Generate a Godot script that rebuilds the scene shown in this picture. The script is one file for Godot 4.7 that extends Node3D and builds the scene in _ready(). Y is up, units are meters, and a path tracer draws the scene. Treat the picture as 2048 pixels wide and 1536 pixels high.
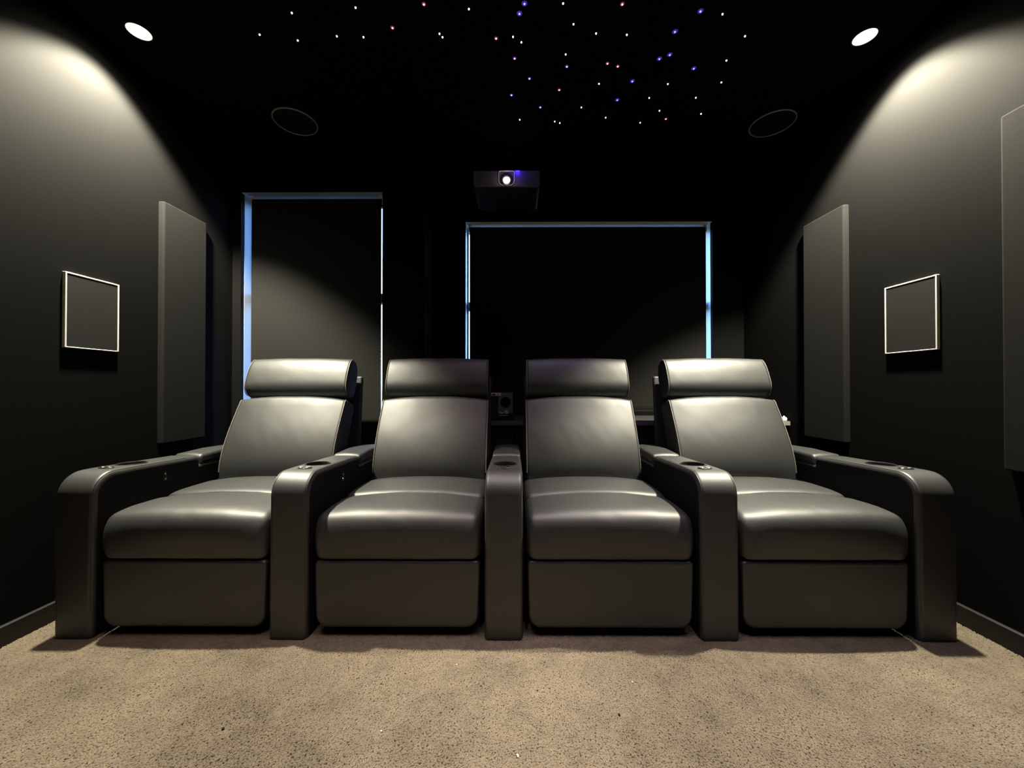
extends Node3D
# A dark home cinema: four black leather recliners in one row, seen from the screen side.
# Metres, y up. "d" below is distance from the camera's foot along -z.

const WALL_L := -1.768
const WALL_R := 1.695
const CEIL := 2.4
const REAR_A := 2.40      # rear wall behind the tall window
const REAR_B := 2.84      # rear wall of the alcove with the wide window
const STEP_X := -0.56     # where the rear wall steps back
const HEAD := 2.125       # window heads
const ROW_FRONT := 1.357  # front face of the armrests

var M := {}
var used := {}
var noise := FastNoiseLite.new()
var rng := RandomNumberGenerator.new()

func _ready():
	# ---- camera, sky, lights, exposure -------------------------------------------------
	var cam := Camera3D.new()
	cam.name = "camera"
	cam.fov = 89.93
	cam.near = 0.02
	cam.far = 60.0
	add_child(cam)
	cam.position = Vector3(0, 0.9, 0)
	cam.rotation_degrees = Vector3(0.45, 0.3, 0)
	cam.current = true

	var env := Environment.new()
	env.background_mode = Environment.BG_SKY
	var sky := Sky.new()
	var sm := ProceduralSkyMaterial.new()
	sm.sky_top_color = Color(0.42, 0.62, 0.92)
	sm.sky_horizon_color = Color(0.66, 0.84, 0.98)
	sm.ground_horizon_color = Color(0.55, 0.68, 0.80)
	sm.ground_bottom_color = Color(0.25, 0.30, 0.34)
	sm.sun_angle_max = 1.0
	sm.sky_energy_multiplier = 3.4
	sm.ground_energy_multiplier = 3.0
	sky.sky_material = sm
	env.sky = sky
	env.tonemap_mode = Environment.TONE_MAPPER_LINEAR
	env.tonemap_exposure = 1.0
	env.sdfgi_enabled = true
	env.ssao_enabled = true
	env.ssil_enabled = true
	var we := WorldEnvironment.new()
	we.name = "world_environment"
	we.environment = env
	add_child(we)

	noise.seed = 7
	noise.frequency = 1.0
	rng.seed = 11
	make_materials()
	build_room()
	build_windows()
	build_lights()
	build_wall_fittings()
	build_projector()
	build_rear_console()
	build_chairs()
	build_stars()
	build_carpet()

# ---- small helpers ---------------------------------------------------------------------
func lin(r: float, g: float, b: float) -> Color:
	return Color(r, g, b).linear_to_srgb()

func P(x: float, h: float, d: float) -> Vector3:
	return Vector3(x, h, -d)

func numbered(n: String) -> String:
	if not used.has(n):
		used[n] = 0
		return n
	used[n] += 1
	return "%s_%03d" % [n, used[n]]

func tag(o: Node, label: String, category: String, group := "", kind := ""):
	o.set_meta("label", label)
	o.set_meta("category", category)
	if group:
		o.set_meta("group", group)
	if kind:
		o.set_meta("kind", kind)
	return o

func thing(called: String, label: String, category: String, at := Vector3.ZERO, group := "") -> Node3D:
	var o := Node3D.new()
	o.name = numbered(called)
	add_child(o)
	o.position = at
	tag(o, label, category, group)
	return o

func mat(col: Color, rough := 0.8, spec := 0.5, metal := 0.0) -> StandardMaterial3D:
	var m := StandardMaterial3D.new()
	m.albedo_color = col
	m.roughness = rough
	m.metallic_specular = spec
	m.metallic = metal
	return m

func noise_tex(freq: float, type: int, octaves: int, bump: float, sd: int, size := 512) -> NoiseTexture2D:
	var n := FastNoiseLite.new()
	n.noise_type = type
	n.frequency = freq
	n.seed = sd
	n.fractal_octaves = octaves
	if octaves <= 1:
		n.fractal_type = FastNoiseLite.FRACTAL_NONE
	if type == FastNoiseLite.TYPE_CELLULAR:
		n.cellular_return_type = FastNoiseLite.RETURN_DISTANCE2_SUB
	var t := NoiseTexture2D.new()
	t.width = size
	t.height = size
	t.seamless = true
	t.noise = n
	if bump > 0.0:
		t.as_normal_map = true
		t.bump_strength = bump
	return t

func relief(m: StandardMaterial3D, tex: Texture2D, scale: float, strength: float) -> StandardMaterial3D:
	m.normal_enabled = true
	m.normal_texture = tex
	m.normal_scale = strength
	m.uv1_triplanar = true
	m.uv1_scale = Vector3.ONE * scale
	return m

func glow(col: Color, energy: float) -> StandardMaterial3D:
	var m := mat(Color(0.5, 0.5, 0.5), 0.4)
	m.emission_enabled = true
	m.emission = col
	m.emission_energy_multiplier = energy
	return m

func make_materials():
	var grain := noise_tex(0.11, FastNoiseLite.TYPE_CELLULAR, 1, 6.0, 3)
	var roller := noise_tex(0.06, FastNoiseLite.TYPE_SIMPLEX_SMOOTH, 3, 4.0, 5)
	var weave := noise_tex(0.22, FastNoiseLite.TYPE_SIMPLEX_SMOOTH, 2, 6.0, 9)
	M.leather = relief(mat(lin(0.031, 0.033, 0.034), 0.53, 1.0, 0.50), grain, 9.0, 0.16)
	M.leather.clearcoat_enabled = true
	M.leather.clearcoat = 0.4
	M.leather.clearcoat_roughness = 0.5
	M.leather_side = relief(mat(lin(0.008, 0.008, 0.0085), 0.70, 0.25), grain, 9.0, 0.16)
	M.thread = mat(lin(0.16, 0.155, 0.14), 0.5)
	M.shell = mat(lin(0.045, 0.047, 0.055), 0.55)
	M.under = mat(lin(0.010, 0.010, 0.010), 0.9)
	M.wall = relief(mat(lin(0.0054, 0.0054, 0.0053), 0.8, 0.12), roller, 5.0, 0.10)
	M.ceiling = relief(mat(lin(0.0035, 0.0035, 0.0038), 0.95, 0.1), roller, 5.0, 0.10)
	M.skirting = mat(lin(0.011, 0.011, 0.0105), 0.45, 0.4)
	M.panel = relief(mat(lin(0.0155, 0.0153, 0.0148), 0.95, 0.15), weave, 10.0, 0.25)
	M.grille = relief(mat(lin(0.013, 0.0128, 0.0125), 0.8, 0.3), weave, 16.0, 0.30)
	M.white_trim = mat(lin(0.80, 0.78, 0.74), 0.45)
	M.white_plastic = mat(lin(0.75, 0.75, 0.74), 0.4)
	M.shaded_frame = mat(lin(0.16, 0.18, 0.21), 0.5)  # white frame toned dark to stand for the shade on the transom
	M.reveal = mat(lin(0.30, 0.36, 0.46), 0.7)  # lining tinted blue to carry the sky light's colour
	M.reveal_lit = mat(lin(0.80, 0.84, 0.84), 0.6)  # lining whitened to stand for stronger daylight at the wide window
	M.blind = relief(mat(lin(0.017, 0.0168, 0.0162), 0.9, 0.2), weave, 12.0, 0.12)
	M.black_gloss = mat(lin(0.008, 0.008, 0.008), 0.25, 0.5)
	M.black_matt = mat(lin(0.006, 0.006, 0.006), 0.85, 0.3)
	M.cup = mat(lin(0.012, 0.012, 0.013), 0.35, 0.6)
	M.chrome = mat(lin(0.72, 0.70, 0.66), 0.22, 0.5, 1.0)
	M.ring = mat(lin(0.42, 0.40, 0.38), 0.4, 0.5, 0.3)
	M.projector = mat(lin(0.012, 0.0115, 0.015), 0.5, 0.4)
	M.projector_face_lit = mat(lin(0.10, 0.095, 0.115), 0.45, 0.5)  # body colour lightened and purpled for light falling on the front
	M.lens_bezel = mat(lin(0.60, 0.56, 0.57), 0.3, 0.5, 0.4)
	M.ledge = mat(lin(0.035, 0.034, 0.034), 0.5)
	M.ledge_edge = mat(lin(0.20, 0.185, 0.195), 0.6)
	M.carton = mat(lin(0.012, 0.012, 0.013), 0.6)
	M.carton_panel = mat(lin(0.15, 0.15, 0.165), 0.6)
	M.sticker = mat(lin(0.88, 0.85, 0.86), 0.6)
	M.sticker_pink = mat(lin(0.75, 0.42, 0.46), 0.6)
	M.print_grey = mat(lin(0.65, 0.65, 0.65), 0.6)
	M.carpet = mat(lin(0.15, 0.124, 0.092), 0.95, 0.1)
	M.screen = mat(lin(0.7, 0.7, 0.72), 0.9, 0.1)
	M.star_w = glow(Color(1.0, 0.97, 0.95), 5.0)
	M.star_b = glow(Color(0.42, 0.34, 1.0), 7.0)
	M.star_v = glow(Color(0.72, 0.42, 1.0), 6.0)
	M.star_p = glow(Color(1.0, 0.48, 0.72), 5.0)
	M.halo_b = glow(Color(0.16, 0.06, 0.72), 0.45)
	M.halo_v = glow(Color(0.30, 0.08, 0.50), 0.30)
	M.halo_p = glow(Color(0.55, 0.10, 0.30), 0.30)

# ---- mesh building ---------------------------------------------------------------------
# A mesh under work: points and counter-clockwise-from-outside triangles.
func md() -> Dictionary:
	return {"v": PackedVector3Array(), "t": PackedInt32Array()}

func tri(m: Dictionary, a: Vector3, b: Vector3, c: Vector3, facing: Vector3):
	var n := (b - a).cross(c - a)
	var k: int = m.v.size()
	if n.dot(facing) >= 0.0:
		m.v.append_array([a, b, c])
	else:
		m.v.append_array([a, c, b])
	m.t.append_array([k, k + 1, k + 2])

func quad(m: Dictionary, a: Vector3, b: Vector3, c: Vector3, d: Vector3, facing: Vector3):
	tri(m, a, b, c, facing)
	tri(m, a, c, d, facing)

func orient(m: Dictionary, from := 0):
	var vol := 0.0
	var i := from
	while i < m.t.size():
		vol += m.v[m.t[i]].dot(m.v[m.t[i + 1]].cross(m.v[m.t[i + 2]]))
		i += 3
	if vol < 0.0:
		i = from
		while i < m.t.size():
			var s: int = m.t[i + 1]
			m.t[i + 1] = m.t[i + 2]
			m.t[i + 2] = s
			i += 3

func done(m: Dictionary, called: String, material: Material, parent: Node = self, smooth := 50.0) -> MeshInstance3D:
	var v: PackedVector3Array = m.v
	var t: PackedInt32Array = m.t
	var nt := t.size() / 3
	var fn := PackedVector3Array()
	fn.resize(nt)
	var key_of := {}
	var ids := PackedInt32Array()
	ids.resize(v.size())
	for i in v.size():
		var k := Vector3i((v[i] * 20000.0).round())
		if not key_of.has(k):
			key_of[k] = key_of.size()
		ids[i] = key_of[k]
	var around := []
	around.resize(key_of.size())
	for i in around.size():
		around[i] = PackedInt32Array()
	for f in nt:
		var n := (v[t[3 * f + 1]] - v[t[3 * f]]).cross(v[t[3 * f + 2]] - v[t[3 * f]])
		fn[f] = n
		for c in 3:
			around[ids[t[3 * f + c]]].append(f)
	var limit := cos(deg_to_rad(smooth))
	var ov := PackedVector3Array()
	var on := PackedVector3Array()
	for f in nt:
		var n0 := fn[f].normalized()
		if fn[f].length_squared() < 1e-18:
			continue
		for c in [0, 2, 1]:
			var p: int = t[3 * f + c]
			var s := Vector3.ZERO
			for g in around[ids[p]]:
				if fn[g].normalized().dot(n0) >= limit:
					s += fn[g]
			ov.append(v[p])
			on.append(s.normalized())
	var arr := []
	arr.resize(Mesh.ARRAY_MAX)
	arr[Mesh.ARRAY_VERTEX] = ov
	arr[Mesh.ARRAY_NORMAL] = on
	var am := ArrayMesh.new()
	am.add_surface_from_arrays(Mesh.PRIMITIVE_TRIANGLES, arr)
	am.surface_set_material(0, material)
	var o := MeshInstance3D.new()
	o.mesh = am
	o.name = numbered(called) if parent == self else called
	o.cast_shadow = GeometryInstance3D.SHADOW_CASTING_SETTING_ON
	parent.add_child(o, true)
	return o

# box from x0..x1, h0..h1, d0..d1 with chamfered edges
func box(m: Dictionary, x0: float, x1: float, h0: float, h1: float, d0: float, d1: float, b := 0.0):
	var pts := PackedVector3Array()
	if b <= 0.0:
		for s in [[0, 0, 0], [1, 0, 0], [1, 1, 0], [0, 1, 0], [0, 0, 1], [1, 0, 1], [1, 1, 1], [0, 1, 1]]:
			pts.append(P([x0, x1][s[0]], [h0, h1][s[1]], [d0, d1][s[2]]))
		var from: int = m.t.size()
		var k: int = m.v.size()
		m.v.append_array(pts)
		for q in [[0, 1, 2, 3], [5, 4, 7, 6], [4, 0, 3, 7], [1, 5, 6, 2], [3, 2, 6, 7], [4, 5, 1, 0]]:
			m.t.append_array([k + q[0], k + q[1], k + q[2], k + q[0], k + q[2], k + q[3]])
		orient_about(m, from, P((x0 + x1) / 2, (h0 + h1) / 2, (d0 + d1) / 2))
		return
	var prof := PackedVector2Array([Vector2(x0, h0), Vector2(x1, h0), Vector2(x1, h1), Vector2(x0, h1)])
	loft(m, round_corners(prof, b, 3), [[d0, b], [d0 + b * 0.29, b * 0.29], [d0 + b, 0.0], [d1 - b, 0.0], [d1 - b * 0.29, b * 0.29], [d1, b]], "d")

func orient_about(m: Dictionary, from: int, c: Vector3):
	var i := from
	while i < m.t.size():
		var a: Vector3 = m.v[m.t[i]]
		var n: Vector3 = (m.v[m.t[i + 1]] - a).cross(m.v[m.t[i + 2]] - a)
		if n.dot(a - c) < 0.0:
			var s: int = m.t[i + 1]
			m.t[i + 1] = m.t[i + 2]
			m.t[i + 2] = s
		i += 3

func round_corners(p: PackedVector2Array, r, steps := 4) -> PackedVector2Array:
	# r: one radius or one per corner
	var out := PackedVector2Array()
	var n := p.size()
	for i in n:
		var rr: float = r[i] if r is Array else r
		if rr <= 0.0:
			out.append(p[i])
			continue
		var a := (p[(i + n - 1) % n] - p[i])
		var b := (p[(i + 1) % n] - p[i])
		var ang := absf(a.angle_to(b))
		var cut := minf(rr / tan(ang / 2.0), minf(a.length(), b.length()) * 0.499)
		var pa := p[i] + a.normalized() * cut
		var pb := p[i] + b.normalized() * cut
		for s in steps + 1:
			var u := float(s) / steps
			# circular-ish arc through a rational quadratic
			var w := sin(ang / 2.0)
			var den := (1 - u) * (1 - u) + 2 * w * u * (1 - u) + u * u
			out.append((pa * (1 - u) * (1 - u) + p[i] * 2 * w * u * (1 - u) + pb * u * u) / den)
	return out

func spline(p: PackedVector2Array, steps: int, closed := true) -> PackedVector2Array:
	var out := PackedVector2Array()
	var n := p.size()
	var last := n if closed else n - 1
	for i in last:
		var a := p[(i + n - 1) % n] if closed or i > 0 else p[i]
		var b := p[i]
		var c := p[(i + 1) % n]
		var d := p[(i + 2) % n] if closed or i + 2 < n else c
		for s in steps:
			out.append(b.cubic_interpolate(c, a, d, float(s) / steps))
	if not closed:
		out.append(p[n - 1])
	return out

func area2(p: PackedVector2Array) -> float:
	var s := 0.0
	for i in p.size():
		s += p[i].cross(p[(i + 1) % p.size()])
	return s / 2.0

func normals2(p: PackedVector2Array) -> PackedVector2Array:
	# outward normals of a counter-clockwise outline
	var out := PackedVector2Array()
	var n := p.size()
	for i in n:
		var a := (p[i] - p[(i + n - 1) % n]).normalized()
		var b := (p[(i + 1) % n] - p[i]).normalized()
		var t := (a + b).normalized()
		var nn := Vector2(t.y, -t.x)
		out.append(nn / maxf(0.5, nn.dot(Vector2(a.y, -a.x))))
	return out

# An outline carried along an axis. stations: [position, inset] or [position, inset, bulge].
# axis "x": outline is (u, h) with u the distance behind the row's front; axis "d": outline is (x, h); axis "h": outline is (x, d).
# swell(point) says how much of the bulge a point of the outline takes. skip(i, k): leave that quad out.
func loft(m: Dictionary, outline: PackedVector2Array, stations: Array, axis: String, swell = null, skip = null, wrinkle := 0.0) -> Array:
	var p := outline
	if area2(p) < 0.0:
		p = outline.duplicate()
		p.reverse()
	var nn := normals2(p)
	var n := p.size()
	var from: int = m.t.size()
	var k0: int = m.v.size()
	var rings := []
	for st in stations:
		var ring2 := PackedVector2Array()
		for k in n:
			var off: float = -st[1]
			if st.size() > 2 and swell != null:
				off += st[2] * swell.call(p[k])
			var q: Vector2 = p[k] + nn[k] * off
			ring2.append(q)
		rings.append(ring2)
		for q in ring2:
			var w := Vector3.ZERO
			if axis == "x":
				w = P(st[0], q.y, q.x)
			elif axis == "d":
				w = P(q.x, q.y, st[0])
			else:
				w = P(q.x, st[0], q.y)
			if wrinkle > 0.0:
				var e := noise.get_noise_3dv(w * 7.0) + 0.5 * noise.get_noise_3dv(w * 17.0 + Vector3.ONE * 9.0)
				w += (P(0, nn[m.v.size() % n].y, nn[m.v.size() % n].x) if axis == "x" else Vector3.ZERO) * e * wrinkle
			m.v.append(w)
	for i in stations.size() - 1:
		for k in n:
			if skip != null and skip.call(p[k], p[(k + 1) % n], stations[i][0], stations[i + 1][0]):
				continue
			var a := k0 + i * n + k
			var b := k0 + i * n + (k + 1) % n
			m.t.append_array([a, b, b + n, a, b + n, a + n])
	for e in [0, stations.size() - 1]:
		var tr := Geometry2D.triangulate_polygon(rings[e])
		if tr.is_empty():
			tr = Geometry2D.triangulate_polygon(p)
		var at: int = k0 + e * n
		var i := 0
		while i < tr.size():
			var a: int = tr[i]
			var b: int = tr[i + 1]
			var c: int = tr[i + 2]
			# first end looks the other way than the last; winding is settled by area
			var ccw: bool = (p[b] - p[a]).cross(p[c] - p[a]) > 0.0
			if ccw != (e == 0):
				m.t.append_array([at + a, at + b, at + c])
			else:
				m.t.append_array([at + a, at + c, at + b])
			i += 3
	# sides and caps agree with each other; turn all of them outwards
	orient_local(m, from, k0)
	return rings

func orient_local(m: Dictionary, from: int, k0: int):
	var c := Vector3.ZERO
	for i in range(k0, m.v.size()):
		c += m.v[i]
	c /= (m.v.size() - k0)
	var vol := 0.0
	var i := from
	while i < m.t.size():
		vol += (m.v[m.t[i]] - c).dot((m.v[m.t[i + 1]] - c).cross(m.v[m.t[i + 2]] - c))
		i += 3
	if vol < 0.0:
		i = from
		while i < m.t.size():
			var s: int = m.t[i + 1]
			m.t[i + 1] = m.t[i + 2]
			m.t[i + 2] = s
			i += 3

func tube(m: Dictionary, path: PackedVector3Array, r: float, sides := 6, closed := false):
	var n := path.size()
	var from: int = m.t.size()
	var k0: int = m.v.size()
	var up := Vector3.UP
	for i in n:
		var a := path[(i + n - 1) % n] if closed or i > 0 else path[i]
		var b := path[(i + 1) % n] if closed or i < n - 1 else path[i]
		var t := (b - a).normalized()
		var s := t.cross(up)
		if s.length() < 0.1:
			s = t.cross(Vector3.RIGHT)
		s = s.normalized()
		var w := s.cross(t).normalized()
		up = w if absf(w.dot(t)) < 0.5 else up
		for k in sides:
			var g: float = TAU * k / sides
			m.v.append(path[i] + (s * cos(g) + w * sin(g)) * r)
	var segs := n if closed else n - 1
	for i in segs:
		var j := (i + 1) % n
		for k in sides:
			var l := (k + 1) % sides
			m.t.append_array([k0 + i * sides + k, k0 + i * sides + l, k0 + j * sides + l, k0 + i * sides + k, k0 + j * sides + l, k0 + j * sides + k])
	if not closed:
		for e in [0, n - 1]:
			for k in range(1, sides - 1):
				var q := [k0 + e * sides, k0 + e * sides + k, k0 + e * sides + k + 1]
				if e == 0:
					m.t.append_array([q[0], q[2], q[1]])
				else:
					m.t.append_array(q)
	orient_local(m, from, k0)

# a solid turned about the axis through c; profile of (radius, along axis)
func lathe(m: Dictionary, profile: PackedVector2Array, c: Vector3, axis: Vector3, sides := 32):
	var from: int = m.t.size()
	var k0: int = m.v.size()
	var x := axis.cross(Vector3.UP)
	if x.length() < 0.1:
		x = Vector3.RIGHT
	x = x.normalized()
	var y := axis.cross(x).normalized()
	var n := profile.size()
	for k in sides:
		var g: float = TAU * k / sides
		for q in profile:
			m.v.append(c + axis * q.y + (x * cos(g) + y * sin(g)) * maxf(q.x, 0.00001))
	for k in sides:
		var l := (k + 1) % sides
		for i in n - 1:
			m.t.append_array([k0 + k * n + i, k0 + l * n + i, k0 + l * n + i + 1, k0 + k * n + i, k0 + l * n + i + 1, k0 + k * n + i + 1])
	orient_local(m, from, k0)

# ---- the room --------------------------------------------------------------------------
func struct(m: Dictionary, called: String, material: Material, label: String, category: String, smooth := 50.0):
	var o := done(m, called, material, self, smooth)
	return tag(o, label, category, "", "structure")

func build_room():
	var T := 0.15
	var F := -2.3
	var b := md()
	box(b, WALL_L - T, WALL_R + T, -0.15, 0.0, F - T, REAR_B + T)
	struct(b, "floor", M.carpet, "beige carpeted floor in front of and under the recliners", "floor")
	b = md()
	box(b, WALL_L - T, WALL_R + T, CEIL, CEIL + 0.15, F - T, REAR_B + T)
	struct(b, "ceiling", M.ceiling, "matt black ceiling holding the star lights and downlights", "ceiling")
	b = md()
	box(b, WALL_L - T, WALL_L, 0, CEIL, F, REAR_A + T)
	struct(b, "wall_left", M.wall, "dark painted side wall meeting the tall narrow window's wall", "wall")
	b = md()
	box(b, WALL_R, WALL_R + T, 0, CEIL, F, REAR_B + T)
	struct(b, "wall_right", M.wall, "dark painted side wall meeting the wide window's wall", "wall")
	b = md()
	box(b, WALL_L - T, WALL_R + T, 0, CEIL, F - T, F)
	struct(b, "wall_front", M.wall, "dark wall behind the viewer that carries the added screen", "wall")
	b = md()   # rear wall with the tall window
	box(b, WALL_L, -1.716, 0, CEIL, REAR_A, REAR_A + T)
	box(b, -0.8255, STEP_X, 0, CEIL, REAR_A, REAR_A + T)
	box(b, -1.716, -0.8255, HEAD, CEIL, REAR_A, REAR_A + T)
	box(b, -1.716, -0.8255, 0, 0.30, REAR_A, REAR_A + T)
	struct(b, "wall_rear", M.wall, "dark rear wall section around the tall narrow window", "wall")
	b = md()
	box(b, STEP_X - T, STEP_X, 0, CEIL, REAR_A + T, REAR_B + T)
	struct(b, "wall_return", M.wall, "narrow dark return wall where the rear wall steps back", "wall")
	b = md()
	box(b, STEP_X, -0.362, 0, CEIL, REAR_B, REAR_B + T)
	box(b, 1.4666, WALL_R, 0, CEIL, REAR_B, REAR_B + T)
	box(b, -0.362, 1.4666, HEAD, CEIL, REAR_B, REAR_B + T)
	box(b, -0.362, 1.4666, 0, 0.72, REAR_B, REAR_B + T)
	struct(b, "wall_alcove", M.wall, "dark alcove wall around the wide window", "wall")
	# baseboards: a plain board with an eased top edge
	for s in [[WALL_L, 1.0, "baseboard_left", "black skirting board along the side wall nearest the tall window"], [WALL_R, -1.0, "baseboard_right", "black skirting board along the side wall nearest the wide window"]]:
		b = md()
		var x0: float = s[0]
		var k: float = s[1]
		var prof := PackedVector2Array([Vector2(x0, 0.0), Vector2(x0 + k * 0.012, 0.0), Vector2(x0 + k * 0.012, 0.070), Vector2(x0 + k * 0.0105, 0.0745), Vector2(x0 + k * 0.007, 0.077), Vector2(x0, 0.078)])
		loft(b, prof, [[F, 0.0], [2.39, 0.0]], "d")
		struct(b, s[2], M.skirting, s[3], "skirting board", 30.0)
	# unseen screen added behind the camera to bounce projector light as fill
	var sc := thing("added_projection_screen", "added unseen white projection screen on the wall facing the recliners", "screen", P(0, 0, F))
	b = md()
	box(b, -1.2, 1.2, 0.75, 2.1, -0.03, -0.005)
	done(b, "screen_fabric", M.screen, sc)
	b = md()
	for q in [[-1.27, -1.2, 0.68, 2.17], [1.2, 1.27, 0.68, 2.17], [-1.2, 1.2, 2.1, 2.17], [-1.2, 1.2, 0.68, 0.75]]:
		box(b, q[0], q[1], q[2], q[3], -0.045, -0.001, 0.004)
	done(b, "frame", M.black_matt, sc)
	for c in sc.get_children():
		c.position = Vector3(0, 0, 0)
	sc.rotation.y = PI
	sc.position = P(0, 0, F + 0.001)

# ---- windows and blinds ----------------------------------------------------------------
func build_windows():
	var glass := StandardMaterial3D.new()
	glass.albedo_color = Color(0.85, 0.95, 0.97, 0.08)
	glass.transparency = BaseMaterial3D.TRANSPARENCY_ALPHA
	glass.roughness = 0.02
	var specs := [
		{"x0": -1.716, "x1": -0.8255, "sill": 0.30, "wall": REAR_A, "bar": 1.475, "bx0": -1.671, "bx1": -0.843,
			"w": "tall narrow window glowing blue beside the dark blind's edge", "b": "dark roller blind over the tall narrow window, its lower part lamp-lit"},
		{"x0": -0.362, "x1": 1.4666, "sill": 0.72, "wall": REAR_B, "bar": 1.515, "bx0": -0.332, "bx1": 1.433,
			"w": "wide window with pale daylight strips at both sides", "b": "black roller blind covering the wide window below the projector"}]
	for i in 2:
		var s: Dictionary = specs[i]
		var w := thing("window_%d" % (i + 1), s.w, "window", P((s.x0 + s.x1) / 2, 0, s.wall))
		w.set_meta("kind", "structure")
		var off := -w.position
		var b := md()   # lining boards of the opening
		var d0: float = s.wall + 0.030
		var d1: float = s.wall + 0.15
		box(b, s.x0, s.x0 + 0.002, s.sill, HEAD - 0.002, d0, d1)
		box(b, s.x1 - 0.002, s.x1, s.sill, HEAD - 0.002, d0, d1)
		box(b, s.x0 + 0.001, s.x1 - 0.001, HEAD - 0.002, HEAD, d0 - 0.027, d1)
		done(b, "window_lining", M.reveal if i == 0 else M.reveal_lit, w).position = off
		b = md()
		box(b, s.x0 + 0.002, s.x1 - 0.002, s.sill, s.sill + 0.012, d0 - 0.02, d1)
		done(b, "sill_board", M.skirting, w).position = off
		b = md()
		var f0: float = s.wall + 0.105
		var f1: float = s.wall + 0.145
		var fx0: float = s.x0 + 0.002
		var fx1: float = s.x1 - 0.002
		var fw := 0.012
		box(b, fx0, fx0 + fw, s.sill + 0.012, HEAD - 0.006, f0, f1, 0.003)
		box(b, fx1 - fw, fx1, s.sill + 0.012, HEAD - 0.006, f0, f1, 0.003)
		box(b, fx0 + fw, fx1 - fw, HEAD - 0.041, HEAD - 0.006, f0, f1, 0.003)
		box(b, fx0 + fw, fx1 - fw, s.sill + 0.012, s.sill + 0.05, f0, f1, 0.003)
		done(b, "window_frame", M.shaded_frame, w).position = off
		b = md()
		box(b, fx0 + fw, fx1 - fw, s.bar - 0.03, s.bar + 0.03, f0 - 0.03, f1, 0.004)
		done(b, "transom", M.shaded_frame, w).position = off
		for q in [[s.sill + 0.05, s.bar - 0.03], [s.bar + 0.03, HEAD - 0.041]]:
			b = md()
			box(b, fx0 + fw, fx1 - fw, q[0], q[1], f0 + 0.018, f0 + 0.022)
			done(b, "pane", glass, w).position = off
		# the roller blind in the opening
		var r := thing("roller_blind", s.b, "blind", P((s.bx0 + s.bx1) / 2, s.sill, s.wall + 0.03))
		off = -r.position
		var rd: float = s.wall + 0.058
		b = md()
		lathe(b, PackedVector2Array([Vector2(0, s.bx0), Vector2(0.024, s.bx0), Vector2(0.024, s.bx1), Vector2(0, s.bx1)]), P(0, HEAD - 0.042, rd), Vector3.RIGHT, 20)
		done(b, "roller_tube", M.blind, r).position = off
		b = md()
		box(b, s.bx0, s.bx1, s.sill + 0.03, HEAD - 0.04, s.wall + 0.032, s.wall + 0.034)
		done(b, "blind_fabric", M.blind, r).position = off
		b = md()
		box(b, s.bx0, s.bx1, s.sill + 0.0125, s.sill + 0.04, s.wall + 0.026, s.wall + 0.042, 0.003)
		done(b, "bottom_bar", M.black_matt, r).position = off
		for e in [s.bx0 - 0.006, s.bx1 + 0.006]:
			b = md()
			box(b, e - 0.004, e + 0.004, HEAD - 0.062, HEAD - 0.008, s.wall + 0.034, s.wall + 0.08, 0.002)
			box(b, e - 0.011 if e < s.bx0 else e - 0.020, e + 0.020 if e < s.bx0 else e + 0.011, HEAD - 0.0105, HEAD - 0.0065, s.wall + 0.030, s.wall + 0.08)
			done(b, "bracket", M.white_plastic, r).position = off

# ---- lamps -----------------------------------------------------------------------------
func build_lights():
	var warm := Color(1.0, 0.965, 0.86)
	var lens_mat := glow(warm, 2.2)
	for s in [[-1.58, 1.60, "round recessed downlight shining on the wall nearest the tall window"], [1.50, 1.64, "round recessed downlight shining on the wall nearest the wide window"]]:
		var t := thing("ceiling_downlight", s[2], "downlight", P(s[0], CEIL, s[1]), "recessed ceiling downlights")
		var b := md()
		var c := Vector3.ZERO
		lathe(b, PackedVector2Array([Vector2(0.041, 0.0), Vector2(0.041, 0.004), Vector2(0.044, 0.006), Vector2(0.049, 0.004), Vector2(0.051, 0.0)]), c, Vector3.DOWN, 48)
		done(b, "bezel", M.black_matt, t)
		b = md()
		lathe(b, PackedVector2Array([Vector2(0.041, 0.0005), Vector2(0.041, 0.004), Vector2(0.034, 0.0065), Vector2(0.02, 0.008), Vector2(0.0, 0.0085)]), c, Vector3.DOWN, 40)
		done(b, "lamp_lens", lens_mat, t)
		for k in 7:     # the single emitters behind the lens show as small studs
			b = md()
			var g: float = TAU * k / 6.0
			var rr := 0.0 if k == 6 else 0.021
			lathe(b, PackedVector2Array([Vector2(0.0055, 0.005), Vector2(0.0055, 0.009), Vector2(0.003, 0.0105), Vector2(0, 0.011)]), Vector3(cos(g) * rr, 0, sin(g) * rr), Vector3.DOWN, 12)
			done(b, "lamp_emitter", lens_mat, t)
		var l := SpotLight3D.new()
		l.name = "downlight_beam"
		l.light_color = warm
		l.light_energy = 14.5
		l.spot_angle = 55.0
		l.spot_angle_attenuation = 0.4
		l.spot_range = 9.0
		l.spot_attenuation = 2.0
		l.light_size = 0.03
		l.shadow_enabled = true
		t.add_child(l)
		l.position = Vector3(0, -0.045, 0)
		l.look_at_from_position(t.position + l.position, t.position + l.position + Vector3(0.175 * signf(s[0]), -0.98, 0.02), Vector3.FORWARD)
		var sp: SpotLight3D = l.duplicate()      # the same lamp's weak light outside its main beam
		sp.name = "downlight_spill"
		sp.light_energy = 0.35
		sp.spot_angle = 74.0
		sp.spot_angle_attenuation = 1.0
		t.add_child(sp)

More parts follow.
